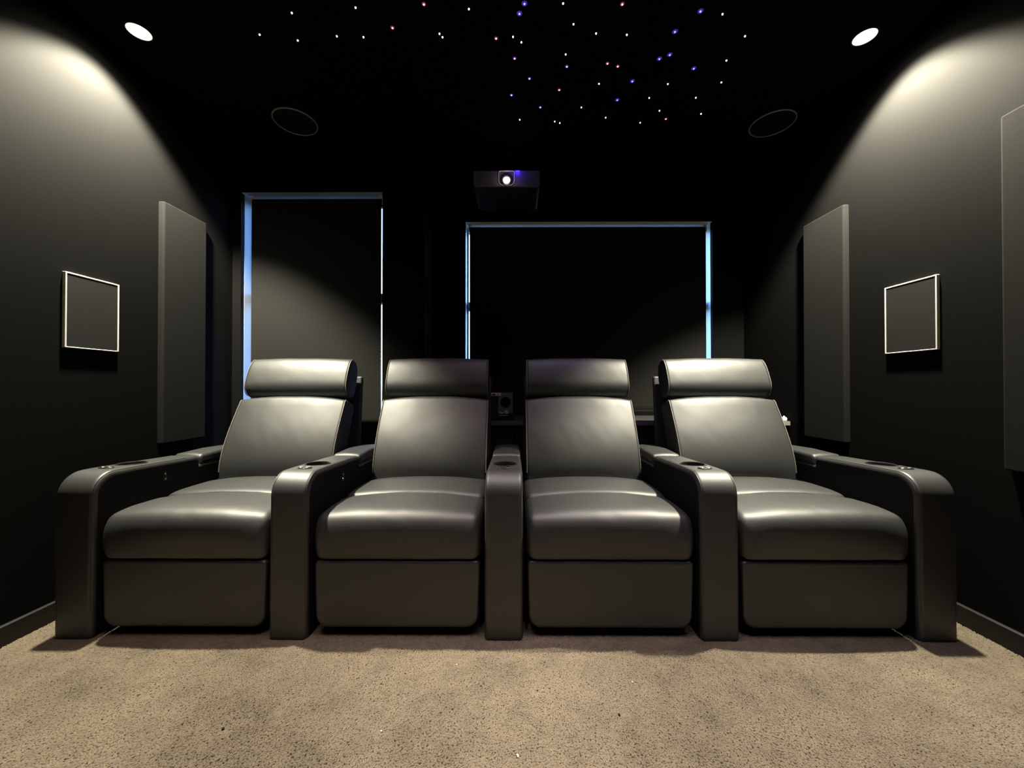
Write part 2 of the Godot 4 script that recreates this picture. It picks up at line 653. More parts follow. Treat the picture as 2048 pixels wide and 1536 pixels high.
# ---- speakers and panels on walls and ceiling ------------------------------------------
func build_wall_fittings():
	# in-wall speakers: white rim, dark grille; along the wall from d0 to d1
	for s in [[WALL_L, 1.0, 1.492, 1.698, 1.056, 1.354, "square wall speaker with white rim on the wall nearest the tall window"], [WALL_R, -1.0, 1.536, 1.752, 1.050, 1.349, "square wall speaker with white rim on the wall nearest the wide window"]]:
		var x: float = s[0]
		var k: float = s[1]
		var t := thing("wall_speaker", s[6], "speaker", P(x, s[4], s[2]), "square speakers on the side walls")
		var off := -t.position
		var rim := 0.006
		var b := md()
		var xa: float = minf(x, x + k * 0.013)
		var xb: float = maxf(x, x + k * 0.013)
		box(b, xa, xb, s[4], s[5], s[2], s[2] + rim, 0.0015)
		box(b, xa, xb, s[4], s[5], s[3] - rim, s[3], 0.0015)
		box(b, xa, xb, s[5] - rim, s[5], s[2] + rim, s[3] - rim, 0.0015)
		box(b, xa, xb, s[4], s[4] + rim * 0.6, s[2] + rim, s[3] - rim, 0.0015)
		done(b, "rim", M.white_trim, t).position = off
		b = md()
		xa = minf(x, x + k * 0.0115)
		xb = maxf(x, x + k * 0.0115)
		box(b, xa, xb, s[4] + rim * 0.6, s[5] - rim, s[2] + rim, s[3] - rim)
		done(b, "grille", M.grille, t).position = off
	# acoustic panels: fabric over a rounded edge
	for s in [[WALL_L, 1.0, 1.896, 2.165, "tall fabric acoustic panel on the wall nearest the tall window"], [WALL_R, -1.0, 1.948, 2.225, "tall fabric acoustic panel beside the wide window's wall, behind the end recliner"], [WALL_R, -1.0, 0.70, 1.323, "tall fabric acoustic panel nearest the viewer, cut by the picture edge"]]:
		var x: float = s[0]
		var k: float = s[1]
		var t := thing("acoustic_panel", s[4], "acoustic panel", P(x, 0.618, s[2]), "fabric panels on the side walls")
		var prof := round_corners(PackedVector2Array([Vector2(x + k * 0.001, s[2]), Vector2(x + k * 0.028, s[2]), Vector2(x + k * 0.028, s[3]), Vector2(x + k * 0.001, s[3])]), [0.0, 0.010, 0.010, 0.0], 5)
		var b := md()
		loft(b, prof, [[0.618, 0.006], [0.6195, 0.0018], [0.624, 0.0], [1.820, 0.0], [1.8245, 0.0018], [1.826, 0.006]], "h")
		done(b, "fabric_cover", M.panel, t).position = -t.position
		b = md()
		box(b, minf(x + k * 0.0005, x + k * 0.006), maxf(x + k * 0.0005, x + k * 0.006), 0.64, 1.80, s[2] + 0.02, s[3] - 0.02)
		done(b, "backing_board", M.black_matt, t).position = -t.position
	# round in-ceiling speakers
	for s in [[-1.237, 2.157, "round black ceiling speaker nearest the tall window"], [1.471, 2.186, "round black ceiling speaker nearest the wide window's far end"]]:
		var t := thing("ceiling_speaker", s[2], "speaker", P(s[0], CEIL, s[1]), "round speakers in the ceiling")
		var b := md()
		lathe(b, PackedVector2Array([Vector2(0.1095, 0.0), Vector2(0.1095, 0.004), Vector2(0.1115, 0.0055), Vector2(0.1145, 0.0045), Vector2(0.1155, 0.0)]), Vector3.ZERO, Vector3.DOWN, 72)
		done(b, "rim", M.ring, t)
		b = md()
		lathe(b, PackedVector2Array([Vector2(0.1095, 0.0), Vector2(0.1095, 0.002), Vector2(0.06, 0.003), Vector2(0, 0.0035)]), Vector3.ZERO, Vector3.DOWN, 48)
		done(b, "grille", M.black_matt, t)

# ---- projector -------------------------------------------------------------------------
func build_projector():
	var t := thing("projector", "black ceiling projector with a bright lens above the wide window", "projector", P(-0.045, 2.10, 2.31))
	var off := -t.position
	var b := md()
	var prof := round_corners(PackedVector2Array([Vector2(-0.248, 2.108), Vector2(0.158, 2.108), Vector2(0.158, 2.214), Vector2(-0.248, 2.214)]), [0.02, 0.02, 0.014, 0.014], 5)
	loft(b, prof, [[2.316, 0.012], [2.318, 0.006], [2.324, 0.001], [2.33, 0.0], [2.61, 0.0], [2.62, 0.004]], "d")
	done(b, "body", M.projector, t).position = off
	b = md()
	var face := round_corners(PackedVector2Array([Vector2(-0.246, 2.112), Vector2(0.156, 2.112), Vector2(0.156, 2.210), Vector2(-0.246, 2.210)]), [0.02, 0.02, 0.012, 0.012], 5)
	loft(b, face, [[2.3145, 0.004], [2.3155, 0.001], [2.318, 0.0]], "d")
	done(b, "front_panel", M.projector_face_lit, t).position = off
	b = md()   # U-shaped lens surround
	var u := PackedVector3Array()
	var pr := round_corners(PackedVector2Array([Vector2(-0.093, 2.206), Vector2(-0.093, 2.118), Vector2(0.003, 2.118), Vector2(0.003, 2.206)]), [0.012, 0.03, 0.03, 0.012], 6)
	for q in pr:
		u.append(P(q.x, q.y, 2.3135))
	tube(b, u, 0.003, 8, true)
	done(b, "lens_surround", M.lens_bezel, t).position = off
	b = md()
	lathe(b, PackedVector2Array([Vector2(0.026, -0.002), Vector2(0.034, -0.002), Vector2(0.034, 0.012), Vector2(0.026, 0.012), Vector2(0.026, -0.002)]), P(-0.045, 2.151, 2.318), Vector3(0, 0, 1), 32)
	done(b, "lens_barrel", M.black_gloss, t).position = off
	b = md()
	lathe(b, PackedVector2Array([Vector2(0.0245, 0.0), Vector2(0.0245, 0.002), Vector2(0.014, 0.0065), Vector2(0, 0.008)]), P(-0.045, 2.151, 2.318), Vector3(0, 0, 1), 32)
	done(b, "lens_light", glow(Color(1.0, 0.93, 0.95), 3.2), t).position = off
	b = md()
	box(b, 0.006, 0.036, 2.203, 2.209, 2.312, 2.318, 0.002)
	done(b, "indicator_light", glow(Color(0.20, 0.10, 0.95), 1.4), t).position = off
	b = md()
	lathe(b, PackedVector2Array([Vector2(0.018, 2.212), Vector2(0.018, 2.385), Vector2(0.06, 2.386), Vector2(0.06, 2.3995), Vector2(0, 2.3995)]), P(-0.045, 0, 2.47), Vector3.UP, 24)
	done(b, "ceiling_mount", M.black_matt, t).position = off
	var l := SpotLight3D.new()
	l.name = "projector_beam"
	l.light_color = Color(0.80, 0.70, 1.0)
	l.light_energy = 2.4
	l.spot_angle = 17.0
	l.spot_angle_attenuation = 0.1
	l.spot_range = 9.0
	l.spot_attenuation = 2.0
	l.light_size = 0.02
	l.shadow_enabled = true
	t.add_child(l)
	l.position = P(-0.045, 2.151, 2.29) + off
	l.look_at_from_position(P(-0.045, 2.151, 2.29), P(0, 1.45, -2.3))
	var halo := OmniLight3D.new()
	halo.name = "lens_glow"
	halo.light_color = Color(1.0, 0.9, 0.95)
	halo.light_energy = 0.0035
	halo.light_size = 0.02
	halo.omni_range = 4.0
	halo.omni_attenuation = 2.0
	halo.shadow_enabled = true
	t.add_child(halo)
	halo.position = P(-0.045, 2.145, 2.285) + off
	var led := OmniLight3D.new()
	led.name = "indicator_glow"
	led.light_color = Color(0.25, 0.12, 1.0)
	led.light_energy = 0.004
	led.light_size = 0.008
	led.omni_range = 4.0
	led.omni_attenuation = 2.0
	led.shadow_enabled = true
	t.add_child(led)
	led.position = P(0.022, 2.204, 2.298) + off

# ---- the ledge behind the row and what stands on it -----------------------------------
func build_rear_console():
	var t := thing("rear_console", "low black console with a grey front edge behind the middle recliners", "console", P(0.57, 0, 2.37))
	var off := -t.position
	var b := md()
	box(b, STEP_X + 0.004, WALL_R - 0.002, 0.665, 0.69, 2.372, REAR_B - 0.002, 0.002)
	done(b, "console_top", M.ledge, t).position = off
	b = md()
	box(b, STEP_X + 0.004, WALL_R - 0.002, 0.664, 0.6895, 2.366, 2.372, 0.001)
	done(b, "front_edge", M.ledge_edge, t).position = off
	var n := 4
	for k in n:
		var w := (WALL_R - 0.002 - STEP_X - 0.004) / n
		b = md()
		box(b, STEP_X + 0.004 + k * w + 0.002, STEP_X + 0.004 + (k + 1) * w - 0.002, 0.06, 0.664, 2.385, 2.403, 0.002)
		done(b, "door_panel", M.ledge, t).position = off
	b = md()
	box(b, STEP_X + 0.004, WALL_R - 0.002, 0.0, 0.06, 2.42, 2.80)
	box(b, STEP_X + 0.004, WALL_R - 0.002, 0.06, 0.664, 2.404, REAR_B - 0.002)
	done(b, "carcass", M.black_matt, t).position = off

	t = thing("product_box", "small black box with a round print and white sticker on the console", "box", P(-0.07, 0.69, 2.42))
	off = -t.position
	b = md()
	box(b, -0.146, -0.004, 0.6905, 0.866, 2.42, 2.53, 0.003)
	done(b, "carton", M.carton, t).position = off
	b = md()
	box(b, -0.100, -0.010, 0.735, 0.862, 2.4185, 2.4205, 0.0008)
	done(b, "printed_panel", M.carton_panel, t).position = off
	b = md()
	lathe(b, PackedVector2Array([Vector2(0.0, 0.0), Vector2(0.032, 0.0), Vector2(0.032, 0.002), Vector2(0, 0.002)]), P(-0.052, 0.806, 2.4184), Vector3(0, 0, 1), 32)
	done(b, "round_print", M.black_matt, t).position = off
	b = md()
	box(b, -0.146, -0.082, 0.843, 0.863, 2.4166, 2.4184, 0.0005)
	done(b, "sticker", M.sticker, t).position = off
	b = md()
	box(b, -0.139, -0.116, 0.848, 0.857, 2.4156, 2.4168)
	done(b, "sticker_print", M.black_matt, t).position = off
	b = md()
	box(b, -0.110, -0.092, 0.845, 0.861, 2.4156, 2.4168)
	done(b, "sticker_patch", M.sticker_pink, t).position = off
	for q in [[-0.090, -0.066, 0.733, 0.741], [-0.060, -0.038, 0.744, 0.752], [-0.060, -0.034, 0.733, 0.741], [-0.094, -0.040, 0.720, 0.723]]:
		b = md()
		box(b, q[0], q[1], q[2], q[3], 2.4170, 2.4186)
		done(b, "printed_line", M.print_grey, t).position = off

	b = md()
	lathe(b, PackedVector2Array([Vector2(0, 0), Vector2(0.014, 0), Vector2(0.0165, 0.003), Vector2(0.0165, 0.017), Vector2(0.013, 0.022), Vector2(0, 0.023)]), P(1.672, 0.6905, 2.392), Vector3.UP, 24)
	lathe(b, PackedVector2Array([Vector2(0, 0.022), Vector2(0.006, 0.022), Vector2(0.0055, 0.030), Vector2(0, 0.031)]), P(1.672, 0.6905, 2.392), Vector3.UP, 16)
	tag(done(b, "plastic_cap", M.white_plastic), "small white plastic cap lying on the console end by the side wall", "cap")

# ---- recliners -------------------------------------------------------------------------
func stations(w: float, r: float, steps: int, mid: int, bulge: float) -> Array:
	var out := []
	for i in steps + 1:
		var a := PI / 2 * i / steps
		out.append([-w + r * (1.0 - cos(a)), r * (1.0 - sin(a)), 0.0])
	for i in range(1, mid):
		var x := -w + r + (2.0 * (w - r)) * i / mid
		var u := x / (w - r)
		out.append([x, 0.0, bulge * (1.0 - pow(absf(u), 2.4))])
	for i in steps + 1:
		var a := PI / 2 * (steps - i) / steps
		out.append([w - r * (1.0 - cos(a)), r * (1.0 - sin(a)), 0.0])
	return out

func seam(m: Dictionary, outline: PackedVector2Array, x: float, inset: float, r: float, keep):
	var p := outline
	if area2(p) < 0.0:
		p = outline.duplicate()
		p.reverse()
	var nn := normals2(p)
	var n := p.size()
	var start := 0
	for k in n:
		if keep.call(p[k]) and not keep.call(p[(k + n - 1) % n]):
			start = k
	var path := PackedVector3Array()
	for j in n:
		var k := (start + j) % n
		if not keep.call(p[k]):
			break
		var q := p[k] - nn[k] * inset
		path.append(P(x, q.y, q.x))
	if path.size() > 2:
		tube(m, path, r, 6)

func make_arm(root: Node3D, x: float):
	var W := 0.0675
	var arm := md()
	# front face, rolled top, groove; u is measured behind the front face
	var top := PackedVector2Array()
	top.append(Vector2(0.012, 0.0))
	top.append(Vector2(0.003, 0.006))
	top.append(Vector2(0.0, 0.02))
	for h in [0.1, 0.2, 0.3, 0.4, 0.46]:
		top.append(Vector2(0.0005 + h * 0.008, h))
	for i in 13:
		var a := PI / 2 * i / 12
		top.append(Vector2(0.0045 + 0.080 * (1.0 - cos(a)), 0.510 + 0.080 * sin(a)))
	var hole0 := 0.152
	var hole1 := 0.268
	top.append(Vector2(hole0, 0.5885))
	top.append(Vector2(hole1, 0.5840))
	top.append(Vector2(0.40, 0.5785))
	top.append(Vector2(0.452, 0.5765))
	for i in 5:
		var a := PI / 2 * (i + 1) / 5
		top.append(Vector2(0.452 + 0.016 * sin(a), 0.5605 + 0.016 * cos(a)))
	top.append(Vector2(0.470, 0.535))
	top.append(Vector2(0.79, 0.530))
	top.append(Vector2(0.80, 0.52))
	top.append(Vector2(0.80, 0.0))
	var st := []
	for i in 6:
		var a := PI / 2 * i / 5
		st.append([-W + 0.016 * (1 - cos(a)), 0.016 * (1 - sin(a))])
	st.append([0.0, 0.0])
	for i in 6:
		var a := PI / 2 * (5 - i) / 5
		st.append([W - 0.016 * (1 - cos(a)), 0.016 * (1 - sin(a))])
	var e := W - 0.016
	var skip := func(p: Vector2, q: Vector2, xa: float, xb: float) -> bool:
		return minf(p.x, q.x) > hole0 - 0.001 and maxf(p.x, q.x) < hole1 + 0.001 and p.y > 0.57 and q.y > 0.57 and xa > -e - 0.001 and xb < e + 0.001
	loft(arm, top, st, "x", null, skip)
	# the cup well
	var cu := (hole0 + hole1) / 2
	var hr := 0.043
	var ht := func(u: float) -> float: return lerpf(0.5885, 0.5840, (u - hole0) / (hole1 - hole0))
	var K := 32
	for k in K:
		var pts := []
		for j in [k, k + 1]:
			var g: float = TAU * (j + 0.5) / K
			var dir := Vector2(cos(g), sin(g))
			var s := minf(e / maxf(absf(dir.x), 1e-6), (hole1 - cu) / maxf(absf(dir.y), 1e-6))
			pts.append(dir * s)
			pts.append(dir * hr)
		var o0: Vector2 = pts[0]
		var i0: Vector2 = pts[1]
		var o1: Vector2 = pts[2]
		var i1: Vector2 = pts[3]
		var f := func(q: Vector2, drop: float) -> Vector3: return P(q.x, ht.call(cu + q.y) - drop, cu + q.y)
		quad(arm, f.call(i0, 0.0), f.call(o0, 0.0), f.call(o1, 0.0), f.call(i1, 0.0), Vector3.UP)
		if absf(absf(o0.x) - e) < 1e-5 and absf(absf(o1.y) - (hole1 - cu)) < 1e-5 or absf(absf(o1.x) - e) < 1e-5 and absf(absf(o0.y) - (hole1 - cu)) < 1e-5:
			var corner := Vector2(signf(o0.x) * e, signf(o0.y) * (hole1 - cu))
			tri(arm, f.call(o0, 0.0), f.call(corner, 0.0), f.call(o1, 0.0), Vector3.UP)
	var a0 := done(arm, "armrest", M.leather, root, 55.0)
	a0.position = Vector3(x, 0, 0)
	# matt side panels between the seams
	for s in [-1, 1]:
		var sidep := PackedVector2Array([Vector2(0.018, 0.012), Vector2(0.0215, 0.48)])
		for i in 9:
			var a := PI / 2 * i / 8
			sidep.append(Vector2(0.022 + 0.066 * (1.0 - cos(a)), 0.506 + 0.066 * sin(a)))
		sidep.append_array(PackedVector2Array([Vector2(0.15, 0.571), Vector2(0.40, 0.563), Vector2(0.452, 0.560), Vector2(0.462, 0.550), Vector2(0.464, 0.522), Vector2(0.788, 0.518), Vector2(0.788, 0.012)]))
		var pm := md()
		loft(pm, sidep, [[s * (W - 0.002), 0.0], [s * (W + 0.0004), 0.0], [s * (W + 0.0012), 0.003]], "x")
		done(pm, "side_panel", M.leather_side, a0)
	# parts of the arm
	var m := md()
	lathe(m, PackedVector2Array([Vector2(0.0495, 0.0), Vector2(0.0490, 0.0022), Vector2(0.0465, 0.0032), Vector2(0.0440, 0.0022), Vector2(0.0425, -0.004), Vector2(0.0400, -0.075), Vector2(0.0, -0.076), Vector2(0.0, -0.078), Vector2(0.0428, -0.078), Vector2(0.0428, -0.002), Vector2(0.0495, 0.0)]), P(0, ht.call(cu), cu), Vector3.UP, 40)
	done(m, "cup_holder", M.cup, a0, 40.0)
	m = md()
	var oval := PackedVector2Array()
	for k in 32:
		var g: float = TAU * k / 32
		oval.append(Vector2(cos(g) * 0.027, 0.113 + sin(g) * 0.0165))
	loft(m, oval, [[0.586, 0.0], [0.5915, 0.0], [0.593, 0.0015]], "h")
	done(m, "control_plate", M.cup, a0)
	for s in [-1, 1]:
		m = md()
		lathe(m, PackedVector2Array([Vector2(0.0, 0.0), Vector2(0.0095, 0.0), Vector2(0.0095, 0.002), Vector2(0.0075, 0.0035), Vector2(0.0, 0.0025)]), P(s * 0.0125, 0.5925, 0.113), Vector3.UP, 24)
		done(m, "control_button", M.chrome, a0)
	# padded rear end of the armrest
	m = md()
	var pad := round_corners(PackedVector2Array([Vector2(0.475, 0.532), Vector2(0.795, 0.525), Vector2(0.795, 0.578), Vector2(0.64, 0.584), Vector2(0.474, 0.579)]), [0.004, 0.01, 0.02, 0.2, 0.022], 6)
	loft(m, pad, stations(W, 0.014, 4, 6, 0.004), "x", func(p: Vector2) -> float: return clampf((p.y - 0.545) / 0.03, 0.0, 1.0))
	done(m, "rear_pad", M.leather, a0)
	# stitched seams along both front edges
	for s in [-1, 1]:
		m = md()
		seam(m, top, s * (W - 0.0062), 0.0035, 0.0014, func(p: Vector2) -> bool: return p.x < 0.44 and (p.x < 0.05 and p.y > 0.03 or p.y > 0.5))
		done(m, "seam", M.leather, a0)
	# the charging socket panel on the inner side of the arm
	m = md()
	var slot := round_corners(PackedVector2Array([Vector2(0.276, 0.498), Vector2(0.298, 0.498), Vector2(0.298, 0.538), Vector2(0.276, 0.538)]), 0.008, 4)
	loft(m, slot, [[W - 0.001, 0.0], [W + 0.0015, 0.0], [W + 0.0025, 0.001]], "x")
	done(m, "socket_panel", M.black_gloss, a0)
	for h in [0.508, 0.528]:
		m = md()
		lathe(m, PackedVector2Array([Vector2(0, 0), Vector2(0.004, 0), Vector2(0.0035, 0.002), Vector2(0, 0.0026)]), P(W + 0.0022, h, 0.287), Vector3.RIGHT, 16)
		done(m, "socket_stud", M.chrome, a0)

func make_recliner() -> Node3D:
	var root := thing("recliner", "", "recliner", P(0, 0, ROW_FRONT), "four leather recliners in one row")
	# seat cushion
	var m := md()
	var sp := spline(PackedVector2Array([Vector2(0.05, 0.2800), Vector2(0.020, 0.2850), Vector2(0.011, 0.305), Vector2(0.006, 0.335), Vector2(0.007, 0.372), Vector2(0.016, 0.408), Vector2(0.038, 0.436), Vector2(0.085, 0.446), Vector2(0.15, 0.4480), Vector2(0.215, 0.4460), Vector2(0.252, 0.441), Vector2(0.2625, 0.4350)]), 4, false)
	sp.append_array(spline(PackedVector2Array([Vector2(0.266, 0.4400), Vector2(0.278, 0.4485), Vector2(0.31, 0.4530), Vector2(0.38, 0.4550), Vector2(0.48, 0.4520), Vector2(0.60, 0.436)]), 5, false))
	sp.append_array(PackedVector2Array([Vector2(0.64, 0.40), Vector2(0.64, 0.30), Vector2(0.60, 0.281)]))
	loft(m, sp, stations(0.300, 0.036, 6, 26, 0.017), "x", func(p: Vector2) -> float: return clampf((p.y - 0.33) / 0.09, 0.0, 1.0) * (1.0 if p.x < 0.55 else 0.3), null, 0.0014)
	done(m, "seat_cushion", M.leather, root, 70.0)
	# footrest panel below it
	m = md()
	var fp := round_corners(PackedVector2Array([Vector2(-0.290, 0.040), Vector2(0.290, 0.040), Vector2(0.297, 0.2795), Vector2(-0.297, 0.2795)]), [0.045, 0.045, 0.018, 0.018], 6)
	loft(m, fp, [[0.018, 0.011], [0.0190, 0.006], [0.0215, 0.0025], [0.026, 0.0006], [0.032, 0.0], [0.10, 0.0]], "d")
	done(m, "footrest", M.leather, root, 60.0)
	m = md()
	box(m, -0.3100, 0.3100, 0.045, 0.279, 0.102, 0.74, 0.004)
	done(m, "underframe", M.under, root)
	# back cushion
	m = md()
	var bp := PackedVector2Array()
	for i in 13:
		var t := i / 12.0
		var c := Vector2(0.515, 0.452).lerp(Vector2(0.690, 0.822), t)
		var bulge := 0.016 * sin(PI * pow(t, 0.8)) - 0.028 * pow(1.0 - t, 5.0)
		bp.append(c + Vector2(-0.904, 0.427) * bulge)
	bp.append_array(PackedVector2Array([Vector2(0.697, 0.829), Vector2(0.707, 0.832), Vector2(0.74, 0.826), Vector2(0.80, 0.80), Vector2(0.81, 0.78), Vector2(0.66, 0.44), Vector2(0.60, 0.425), Vector2(0.535, 0.433), Vector2(0.52, 0.44)]))
	var front := func(p: Vector2) -> float: return clampf((0.10 - Vector2(0.904, -0.427).dot(p - Vector2(0.515, 0.452))) / 0.09, 0.0, 1.0) * clampf((p.y - 0.44) / 0.05, 0.0, 1.0)
	loft(m, bp, stations(0.284, 0.016, 5, 26, 0.018), "x", front, null, 0.0016)
	var back := done(m, "back_cushion", M.leather, root, 70.0)
	for s in [-1, 1]:
		m = md()
		seam(m, bp, s * 0.2800, 0.0018, 0.0022, func(p: Vector2) -> bool: return Vector2(0.904, -0.427).dot(p - Vector2(0.515, 0.452)) < 0.03 and p.y > 0.455)
		done(m, "piping", M.thread, back)
	# head pillow
	m = md()
	var hp := spline(PackedVector2Array([Vector2(0.782, 0.838), Vector2(0.746, 0.844), Vector2(0.722, 0.866), Vector2(0.711, 0.908), Vector2(0.728, 0.962), Vector2(0.752, 1.012), Vector2(0.778, 1.044), Vector2(0.806, 1.055), Vector2(0.838, 1.048), Vector2(0.866, 1.02), Vector2(0.872, 0.97), Vector2(0.850, 0.90), Vector2(0.818, 0.845)]), 4)
	var pillow_front := func(p: Vector2) -> float: return clampf((0.80 + (p.y - 0.9) * 0.35 - p.x) / 0.06, 0.0, 1.0)
	loft(m, hp, stations(0.278, 0.016, 5, 26, 0.008), "x", pillow_front, null, 0.0012)
	var head := done(m, "headrest", M.leather, root, 70.0)
	for s in [-1, 1]:
		m = md()
		seam(m, hp, s * 0.2740, 0.0018, 0.0022, func(p: Vector2) -> bool: return p.x < 0.815 + (p.y - 1.05) * 0.4 and p.y > 0.845)
		done(m, "piping", M.thread, head)
	# hard outer back
	m = md()
	var sh := round_corners(PackedVector2Array([Vector2(0.862, 0.45), Vector2(0.914, 0.962), Vector2(0.944, 0.964), Vector2(0.895, 0.45), Vector2(0.86, 0.10), Vector2(0.83, 0.10)]), [0.0, 0.01, 0.014, 0.0, 0.0, 0.0], 4)
	loft(m, sh, stations(0.284, 0.012, 3, 4, 0.0), "x")
	done(m, "back_shell", M.shell, root)
	m = md()   # the carrier between cushions and shell
	var cp := PackedVector2Array([Vector2(0.70, 0.42), Vector2(0.82, 0.78), Vector2(0.872, 0.87), Vector2(0.904, 0.93), Vector2(0.855, 0.44)])
	loft(m, cp, [[-0.23, 0.0], [0.23, 0.0]], "x")
	done(m, "back_frame", M.under, root)
	return root

func build_chairs():
	var first := make_recliner()
	var centers := [-1.1825, -0.4185, 0.344, 1.1065]
	var labels := [
		"black leather recliner in front of the tall window, with armrests on both sides",
		"black leather recliner second from the tall window, its outer half lamp-lit",
		"black leather recliner in front of the wide window's middle, its outer half lamp-lit",
		"black leather recliner at the row end farthest from the tall window"]
	make_arm(first, 0.382)
	var roots := [first]
	for i in range(1, 4):
		var c: Node3D = first.duplicate()
		c.name = numbered("recliner")
		add_child(c)
		roots.append(c)
	for i in 4:
		roots[i].position = P(centers[i], 0, ROW_FRONT)
		roots[i].set_meta("label", labels[i])
	# the end recliner also carries the outermost arm
	make_arm(first, -0.3825)

# ---- star ceiling ----------------------------------------------------------------------
func build_stars():
	var rows := [
		[[-0.89, 1.524, "w"], [-0.626, 1.504, "w"], [-0.353, 1.492, "p"], [-0.179, 1.512, "w"], [0.022, 1.532, "b"], [0.041, 1.492, "b"], [0.192, 1.492, "w"], [0.424, 1.496, "p"], [0.744, 1.526, "b"], [0.838, 1.538, "w"]],
		[[-1.082, 1.618, "w"], [-0.935, 1.646, "w"], [-0.757, 1.627, "w"], [-0.645, 1.632, "w"], [-0.507, 1.59, "p"], [-0.316, 1.618, "w"], [-0.306, 1.634, "w"], [-0.077, 1.641, "p"], [-0.004, 1.634, "w"], [0.032, 1.66, "w"], [0.246, 1.578, "w"], [0.348, 1.62, "w"], [0.48, 1.627, "w"], [0.679, 1.614, "b"], [0.987, 1.636, "w"]],
		[[0.003, 1.742, "v"], [0.233, 1.722, "w"], [0.247, 1.788, "v"], [0.433, 1.772, "p"], [0.485, 1.788, "p"], [0.664, 1.748, "b"], [0.703, 1.727, "b"], [0.846, 1.802, "b"], [0.975, 1.758, "w"]],
		[[-0.013, 1.962, "v"], [0.075, 1.857, "v"], [0.228, 1.929, "p"], [0.42, 1.891, "w"], [0.539, 1.999, "b"], [0.58, 1.876, "b"], [0.701, 1.985, "w"], [0.761, 1.894, "w"], [0.942, 1.985, "w"], [1.02, 1.885, "w"]],
		[[0.032, 2.144, "w"], [0.141, 2.049, "v"], [0.23, 2.16, "w"], [0.26, 2.172, "w"], [0.361, 2.051, "w"], [0.51, 2.13, "w"], [0.715, 2.172, "w"], [0.789, 2.078, "w"], [0.849, 2.142, "p"], [1.026, 2.103, "w"]]]
	var band := ["frontmost band of the ceiling", "second band of the ceiling", "middle band of the ceiling", "fourth band of the ceiling", "rearmost band near the projector"]
	var nth := ["first", "second", "third", "fourth", "fifth", "sixth", "seventh", "eighth", "ninth", "tenth", "eleventh", "twelfth", "thirteenth", "fourteenth", "fifteenth"]
	var hue := {"w": "white", "b": "blue", "v": "violet", "p": "pink"}
	for r in rows.size():
		for i in rows[r].size():
			var s: Array = rows[r][i]
			star(s[0], s[1], s[2], "tiny %s star light, %s from the tall window's side, %s" % [hue[s[2]], nth[i], band[r]], 0.075 if (i + 2 * r) % 5 == 1 else 0.0)
	# unseen stars added above the viewer to fill the shaded carpet strip
	for k in 24:
		var x := -1.1 + 2.2 * (k % 6 + rng.randf_range(0.15, 0.85)) / 6.0
		var d := 0.35 + 1.06 * (k / 6 + rng.randf_range(0.1, 0.9)) / 4.0
		var c: String = ["w", "w", "w", "v", "w", "w", "p"][k % 7]
		star(x, d, c, "added %s star light overhead, %s from the tall window's side, %s row from the viewer" % [hue[c], nth[k % 6], nth[k / 6]], 0.23)

func star(x: float, d: float, hue_key: String, label: String, power: float):
	var m := md()
	var big: float = 0.0032 if hue_key == "w" else 0.0038
	lathe(m, PackedVector2Array([Vector2(big, 0.0), Vector2(big * 0.9, 0.003), Vector2(big * 0.5, 0.0048), Vector2(0, 0.0052)]), Vector3.ZERO, Vector3.DOWN, 10)
	var o := done(m, "star_light", M["star_" + hue_key])
	o.position = P(x, CEIL, d)
	tag(o, label, "star light", "fibre star lights in the black ceiling")
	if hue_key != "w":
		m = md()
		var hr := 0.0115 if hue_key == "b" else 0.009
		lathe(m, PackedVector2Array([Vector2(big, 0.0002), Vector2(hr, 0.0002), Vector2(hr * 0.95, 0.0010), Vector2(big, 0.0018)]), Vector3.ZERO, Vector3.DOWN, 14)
		done(m, "painted_halo", M["halo_" + hue_key], o)  # the coloured star's halo, painted as a glowing ring
	if power <= 0.0:      # the faint fibres light nothing that one could see
		return
	var l := SpotLight3D.new()
	l.name = "star_glow"
	l.light_color = {"w": Color(1.0, 0.95, 0.88), "b": Color(0.55, 0.48, 1.0), "v": Color(0.8, 0.62, 1.0), "p": Color(1.0, 0.74, 0.80)}[hue_key]
	l.light_energy = power
	l.spot_angle = 34.0
	l.spot_angle_attenuation = 0.7
	l.spot_range = 6.0
	l.spot_attenuation = 2.0
	l.light_size = 0.01
	l.shadow_enabled = true
	o.add_child(l)
	l.position = Vector3(0, -0.02, 0)
	l.rotation_degrees = Vector3(-90, 0, 0)

